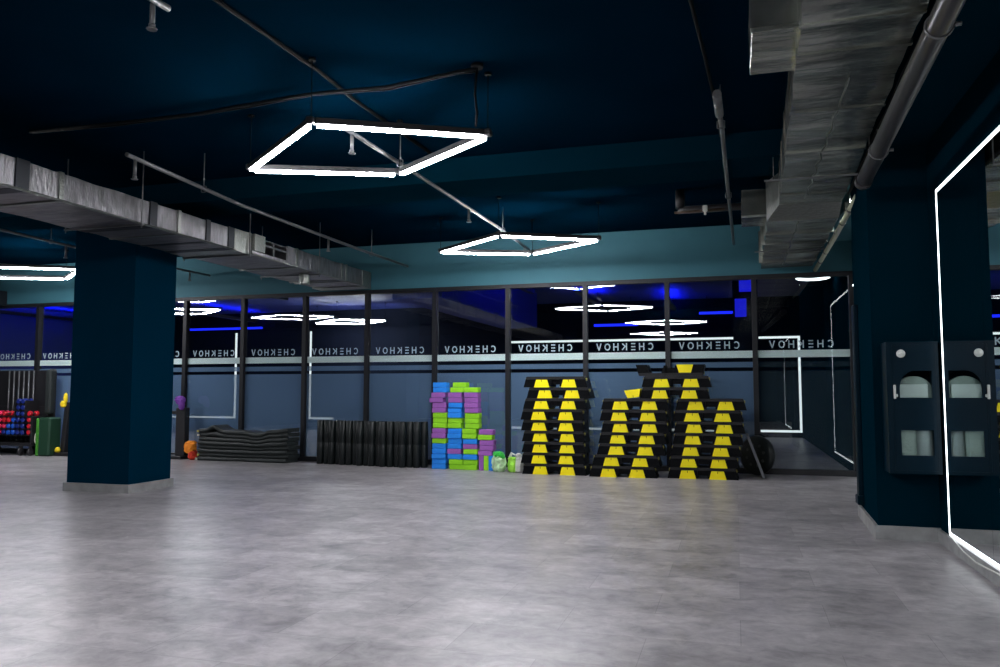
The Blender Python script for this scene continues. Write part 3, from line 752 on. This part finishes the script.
# ------------------------------------------------------------------ flat stack of long mats
NM = 8
ML, MD, MT = 1.88, .36, .072
def mat_z(i, u):
    f = i/(NM-1)
    z = i*MT*.985
    z += -.02*f*math.sin(PI*u)*1.2
    z += f*f*(.035*math.exp(-((u-.98)/.09)**2) + .02*math.exp(-((u-.80)/.05)**2) - .04*math.exp(-((u-.66)/.10)**2))
    if i == NM-1: z += .085*math.exp(-((u-.17)/.065)**2)
    if i == NM-2: z += .03*math.exp(-((u-.17)/.08)**2)
    return max(z, 0)
zz_prev = None
for i in range(NM):
    n = 40; top = []; bot = []
    sx = random.uniform(-.02,.02)
    mb = MB(); vs = []
    for k in range(n+1):
        u = k/n; x = -ML/2 + ML*u + sx
        z = mat_z(i, u)
        zt = min(z+MT, mat_z(i+1, u)) if i < NM-1 else z+MT
        e = .008 if k in (0, n) else 0
        vs += [(x, .004+e, z+.001), (x, MD-e, z+.001), (x, MD-e, zt-.003), (x, e, zt-.003), (x, -.016+e, z*.35+zt*.65), (x, -.018+e, z*.6+zt*.4)]
    fs = [(0,1,2,3,4,5), tuple(6*n+q for q in (5,4,3,2,1,0))]
    for k in range(n):
        for q in range(6): fs.append((6*k+q, 6*k+(q+1)%6, 6*k+6+(q+1)%6, 6*k+6+q))
    mb.add(vs, fs)
    lab = 'topmost, with a raised fold' if i == NM-1 else 'bottom one' if i == 0 else ORD[i+1]+' from the floor'
    o = mb.build('exercise_mat', M['matblack'], None, (-8.40, 12.17+random.uniform(-.012,.012), 0), -.045)
    tag(o, 'long charcoal exercise mat, %s, in the flat stack by the window' % lab, 'exercise mat', 'flat stack of charcoal mats')
    if i in (0,1,6,7):
        z = mat_z(i, 0)+MT/2-.012
        MB().bbox(-ML/2+sx-.022, -ML/2+sx+.012, -.034, -.008, z-.010, z+.022, .003).build('end_tag', M['pale'] if i % 2 == 0 else M['gold'], o)

# ------------------------------------------------------------------ left side: frame rack, cloths, green pad, dumbbell cart
t = thing('storage_rack', 'black metal frame rack half hidden behind the wide pillar', 'rack', (0,0,0))
MB().bbox(-9.94,-9.74,12.33,12.47,.06,.94,.01).build('post', M['black'], t)
MB().bbox(-10.4,-9.72,12.22,12.55,0,.06,.01).build('base_foot', M['black'], t)
mb = MB(); mt = Matrix.Translation((-12.56,12.4,.055)) @ Matrix.Rotation(math.radians(5),4,'Y')
mb.bbox(-.05,.05,-.06,.06,0,.98,.01,mt); mb.build('leaning_post', M['black'], t)
MB().bbox(-12.62,-12.0,12.22,12.55,0,.06,.01).build('base_foot', M['black'], t)
MB().bbox(-12.42,-9.941,12.36,12.44,.82,.88,.008).build('cross_rail', M['black'], t)
mb = lump(MB(), 0, 0, .20, .15, .16, 21, .16, .10, 2.4); lump(mb, .06, -.03, .12, .10, .22, 22, .15, .0, 2.4)
o = mb.build('hanging_cloth', M['purplec'], None, (-9.86, 12.34, .90)); tag(o, 'purple cloth draped over the post right of the pillar', 'cloth')
mb = lump(MB(), 0, 0, .13, .09, .13, 23, .15, 0, 2.6); lump(mb, .045, 0, .08, .07, .20, 24, .15, .08, 2.4)
o = mb.build('hanging_cloth', M['yellowc'], None, (-12.54, 12.33, .93)); tag(o, 'yellow cloth hanging left of the pillar above the leaning post', 'cloth')
o = MB().lathe([(.02,0),(.05,.02),(.055,.06),(.03,.10),(.01,.11)], Matrix.Translation((-12.58,12.27,.061)), 12).build('small_ball', M['yellowc']); tag(o, 'small yellow ball on the rack foot left of the pillar', 'ball')
# strap behind the pillar edge
mb = MB().tube([(-10.12,12.42,1.0),(-10.14,12.42,1.2),(-10.16,12.41,1.42)],[.03,.045,.03],8)
tag(mb.build('hanging_strap', M['black']), 'black strap with pale top at the right edge of pillar', 'strap')
MB().tube([(-10.16,12.41,1.40),(-10.17,12.41,1.50)],[.045,.03],8).build('strap_loop', M['pale'], bpy.data.objects['hanging_strap'])
# orange / red bundle
t = thing('fabric_bundle', 'orange and red bundle on floor left of the flat mats', 'bundle', (-9.53, 12.28, 0))
lump(MB(), -.02, 0, .23, .20, .23, 11, .14, .11, 3.2).build('orange_part', M['orange'], t)
lump(MB(), .03, 0, .17, .17, .18, 12, .14, 0, 3).build('red_part', M['red'], t)
# green pad
t = thing('folded_pad', 'dark green folded foam pad standing right of the dumbbell cart', 'pad', (-12.80, 12.10, 0))
MB().bbox(-.10,.17,0,.3,0,.74,.03).build('pad_body', M['dgreen'], t)
MB().bbox(-.17,-.101,.01,.29,0,.72,.02).build('pad_edge', M['lgreen'], t)
MB().tube([(-.171,.05,.45),(-.19,.03,.40),(-.20,.03,.30),(-.19,.04,.25),(-.171,.05,.22)], .012, 6).build('strap', M['pale'], t)
# dumbbell cart
t = thing('dumbbell_cart', 'black wheeled cart holding colourful dumbbells and upright bars at far left', 'cart', (0,0,0))
cx0, cx1, cy0, cy1 = -14.35, -13.02, 12.05, 12.50
MB().bbox(cx0,cx1,cy0,cy1,.19,.25,.01).build('base_tray', M['black'], t)
for zc in (.385,.505,.625,.745): MB().box(cx0+.02,cx1-.02,cy0+.02,cy1-.12,zc,zc+.012).build('shelf', M['black'], t)
MB().bbox(cx0,cx1,cy1-.09,cy1-.05,.25,.95,.008).build('back_panel', M['black'], t)
for xx in (cx0+.02, cx1-.02): MB().bbox(xx-.02,xx+.02,cy0+.02,cy1-.1,.25,.76,.006).build('side_upright', M['black'], t)
MB().bbox(cx0,-12.90,cy1-.05,cy1,.25,1.66,.01).build('tall_panel', M['black'], t)
for xx in (cx0+.12, cx1-.30, cx1-.06):
    for yy in (cy0+.07, cy1-.08):
        mt = Matrix.Translation((xx, yy, .075)) @ Matrix.Rotation(PI/2, 4, 'Y')
        MB().lathe([(.055,-.02),(.075,-.016),(.075,.016),(.055,.02)], mt, 18).box(xx-.03,xx+.03,yy-.02,yy+.02,.10,.19).build('wheel', M['pvc'], t)
bar0 = None
for k, u in enumerate((-13.995,-13.87,-13.745,-13.62,-13.495,-13.37)):
    mb = MB().tube([(0,0,0),(0,0,1.40)], .014, 8); mb.tube([(0,0,.0),(0,0,.06)], .022, 8)
    lb = 'slim grey body bar standing upright, %s of six in the cart' % ('leftmost' if k == 0 else 'rightmost' if k == 5 else ORD[k+1]+' from left')
    if bar0 is None:
        bar0 = mb.build('body_bar', M['galv']); tag(bar0, lb, 'bar', 'upright bars in the dumbbell cart'); bar0.location = (u, cy1-.105, .251)
    else:
        c = dup(bar0, (u, cy1-.105, .251), 0, lb)
tb = MB().bbox(-13.32,-12.98,12.10,12.26,.82,1.66,.03)
# hanging black mats at the right of the cart
t2 = thing('hanging_mats', 'tall black bundle of mats standing beside the upright bars', 'mats', (0,0,0))
MB().bbox(-13.005,-12.87,12.31,12.445,.80,1.67,.03).build('mat_bundle', M['matblack'], t2)
MB().box(-12.95,-12.92,12.37,12.49,1.661,1.69).build('hook', M['galv'], t2)
bundle_fix = t2
def dumbbell(m, label):
    t = thing('dumbbell', label, 'dumbbell', (0,0,0), 0, 'dumbbells on the cart')
    for s in (-1, 1):
        mt = Matrix.Translation((0, s*.075, .052)) @ Matrix.Rotation(PI/2, 4, 'X')
        MB().lathe([(.036,-.032),(.052,-.022),(.052,.022),(.036,.032)], mt, 8, False).build('head', m, t)
    MB().tube([(0,-.043,.052),(0,.043,.052)], .016, 10).build('handle', M['galv'], t)
    return t
dp = {}
layout = [  # (x, list of colours from lowest shelf up)
 (-13.97,'pppp'), (-13.855,'pppp'), (-13.74,'nprr'), (-13.625,'bbr'), (-13.51,'bbb'), (-13.395,'nnnnnn'), (-13.28,'nnnnnn'), (-13.12,'rrrr')]
cname = {'p':('pink','dpink'),'r':('red','dred'),'b':('blue','dblue'),'n':('navy','dnavy')}
MB().box(-13.46,-13.215,12.07,12.38,.865,.877).box(-13.46,-13.215,12.07,12.38,.985,.997).bbox(-13.47,-13.46,12.07,12.38,.757,1.06,.004).bbox(-13.215,-13.205,12.07,12.38,.757,1.06,.004).build('upper_shelf', M['black'], t)
shelfz = [.398,.518,.638,.758,.878,.998]
shn = ['lowest','second','third','fourth','fifth','topmost']
for ci, (x, seq) in enumerate(layout):
    for si, ch in enumerate(seq):
        nm, mk = cname[ch]
        lb = '%s dumbbell on the %s shelf of the cart, %s column from left' % (nm, shn[si], ORD[ci+1])
        loc = (x, 12.185, shelfz[si])
        if ch not in dp: dp[ch] = dumbbell(M[mk], lb); dp[ch].location = loc
        else: dup(dp[ch], loc, 0, lb)

# ------------------------------------------------------------------ the hall behind the glass
def far_mirror(x0, x1, z0, z1, label, sides):
    t = thing('wall_mirror', label, 'mirror', (0,0,0), 0, 'mirrors with lit borders in the hall behind the glass')
    y = YF
    MB().box(x0+.02, x1-.02, y-.012, y-.002, z0+.02, z1-.02).build('mirror_panel', M['fardark'], t)
    w = .03
    MB().box(x0-w, x1+w, y-.03, y-.001, z0-w, z0+w).build('led_strip', M['ledfar'], t)
    if 't' in sides: MB().box(x0-w, x1+w, y-.03, y-.001, z1-w, z1+w).build('led_strip', M['ledfar'], t)
    if 'l' in sides: MB().box(x0-w, x0+w, y-.03, y-.001, z0+w, z1-w).build('led_strip', M['ledfar'], t)
    if 'r' in sides: MB().box(x1-w, x1+w, y-.03, y-.001, z0+w, z1-w).build('led_strip', M['ledfar'], t)
far_mirror(-20.6, -15.89, .38, 3.2, 'lit mirror outline in the far hall behind the flat mats', 'r')
far_mirror(-13.1, -12.3, .38, 3.2, 'narrow lit mirror outline in the far hall behind the standing rolls', 'l')
far_mirror(-6.45, 1.66, .17, 2.70, 'wide lit mirror outline in the far hall behind the steps', 'tr')
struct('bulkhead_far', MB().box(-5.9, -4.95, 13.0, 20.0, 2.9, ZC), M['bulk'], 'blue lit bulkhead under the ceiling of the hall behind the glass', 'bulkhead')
struct('column_far', MB().box(-.02, .42, 15.0, 15.4, 0, ZC), M['fardark'], 'dark column in the hall behind the glass', 'column')
for q, (a, b, z0, z1) in enumerate(((.10,.40,3.06,3.60),(.02,.22,2.60,2.93))):
    o = MB().bbox(a, b, 14.94, 15.004, z0, z1, .006).build('blue_lit_patch', M['blueglow']); tag(o, 'self-glowing blue-lit patch, %s of two on the column in the far hall' % ('upper' if q == 0 else 'lower'), 'lit patch')  # blue light on the column painted as self-glowing patches
k = 0
for (x, y0, y1, nm) in ((-4.45,13.6,17.5,'behind the foam blocks'), (-1.6,20.2,22.3,'behind the right stack of steps'), (-3.4,17.5,20.5,'farthest, behind the left step stack'), (-10.6,13.8,17.0,'behind the pillar'), (-16.5,14.0,17.5,'behind the dumbbell cart'), (-15.0,19.5,22.3,'in the far corner, behind the flat mats'), (-20.3,14.5,21.0,'by the far left wall')):
    o = MB().box(x-.03, x+.03, y0, y1, 3.52, 3.56).build('blue_light_tube', M['ledblue']); tag(o, 'blue light tube on the far hall ceiling, %s' % nm, 'lamp', 'blue light tubes behind the glass')
    MB().box(x-.07, x+.07, y0-.03, y1+.03, 3.485, 3.5195).box(x-.07,x-.06,y0-.03,y1+.03,3.5195,3.57).box(x+.06,x+.07,y0-.03,y1+.03,3.5195,3.57).build('light_tray', M['black'], o)
    MB().tube([(x,y0+.2,3.56),(x,y0+.2,3.82)], .006, 6).tube([(x,y1-.2,3.56),(x,y1-.2,3.82)], .006, 6).build('hanger', M['cable'], o)
for (a, b, y, z, nm) in ((-17.4,-14.6,22.1,3.28,'behind the flat mats'), (-3.7,-2.5,21.5,3.05,'behind the step stacks'), (-.9,.6,21.9,3.35,'behind the right stack of steps')):
    o = MB().tube([(a,y,z),(b,y,z)], .035, 8).build('blue_light_tube', M['bluesoft']); tag(o, 'level blue light tube across the far hall, %s' % nm, 'lamp', 'blue light tubes behind the glass')
    MB().tube([(a+.2,y,z+.03),(a+.2,y,3.82)], .006, 6).tube([(b-.2,y,z+.03),(b-.2,y,3.82)], .006, 6).build('hanger', M['cable'], o)
mb = MB(); n = 28
mb.tube([(1.33+.26*math.cos(2*PI*q/n), 14.6+.26*math.sin(2*PI*q/n), 3.22) for q in range(n+1)], .022, 8, caps=False)
ring = mb.build('ring_light', M['ledm']); tag(ring, 'round white ring lamp behind the last window pane', 'lamp')
MB().tube([(1.33,14.86,3.24),(1.33,14.86,3.82)], .005, 6).tube([(1.33,14.34,3.24),(1.33,14.34,3.82)], .005, 6).build('hanger', M['cable'], ring)
added_far_lamps = [(-13.6,17.0,'added square LED pendant in the far hall behind the pillar'), (-10.9,21.0,'added square LED pendant in the far hall, standing in for a mirrored one')]  # added pendants: one replaces a mirrored lamp, both light the film from behind
for x, y, lb in added_far_lamps: dup(lamp0, (x, y, 3.3), 0, lb)

# ------------------------------------------------------------------ world, camera, colour
w = bpy.data.worlds.new('World'); S.world = w; w.use_nodes = True
w.node_tree.nodes['Background'].inputs[0].default_value = (.02,.03,.05,1); w.node_tree.nodes['Background'].inputs[1].default_value = .1
cam = bpy.data.cameras.new('Camera'); co = bpy.data.objects.new('Camera', cam); COL.objects.link(co)
cam.sensor_width = 36; cam.lens = .788*36; cam.clip_start = .05; cam.clip_end = 200
co.location = (0,0,1.25); co.rotation_euler = (math.radians(90+4.17), 0, math.radians(16.6))
S.camera = co
vs = S.view_settings
S.display_settings.display_device = 'sRGB'
vs.view_transform = 'Standard'; vs.look = 'None'; vs.gamma = 1; vs.exposure = 0.14; vs.use_curve_mapping = False
S.cycles.use_denoising = True
S.cycles.max_bounces = 10; S.cycles.transparent_max_bounces = 24; S.cycles.glossy_bounces = 6
S.cycles.sample_clamp_indirect = 6
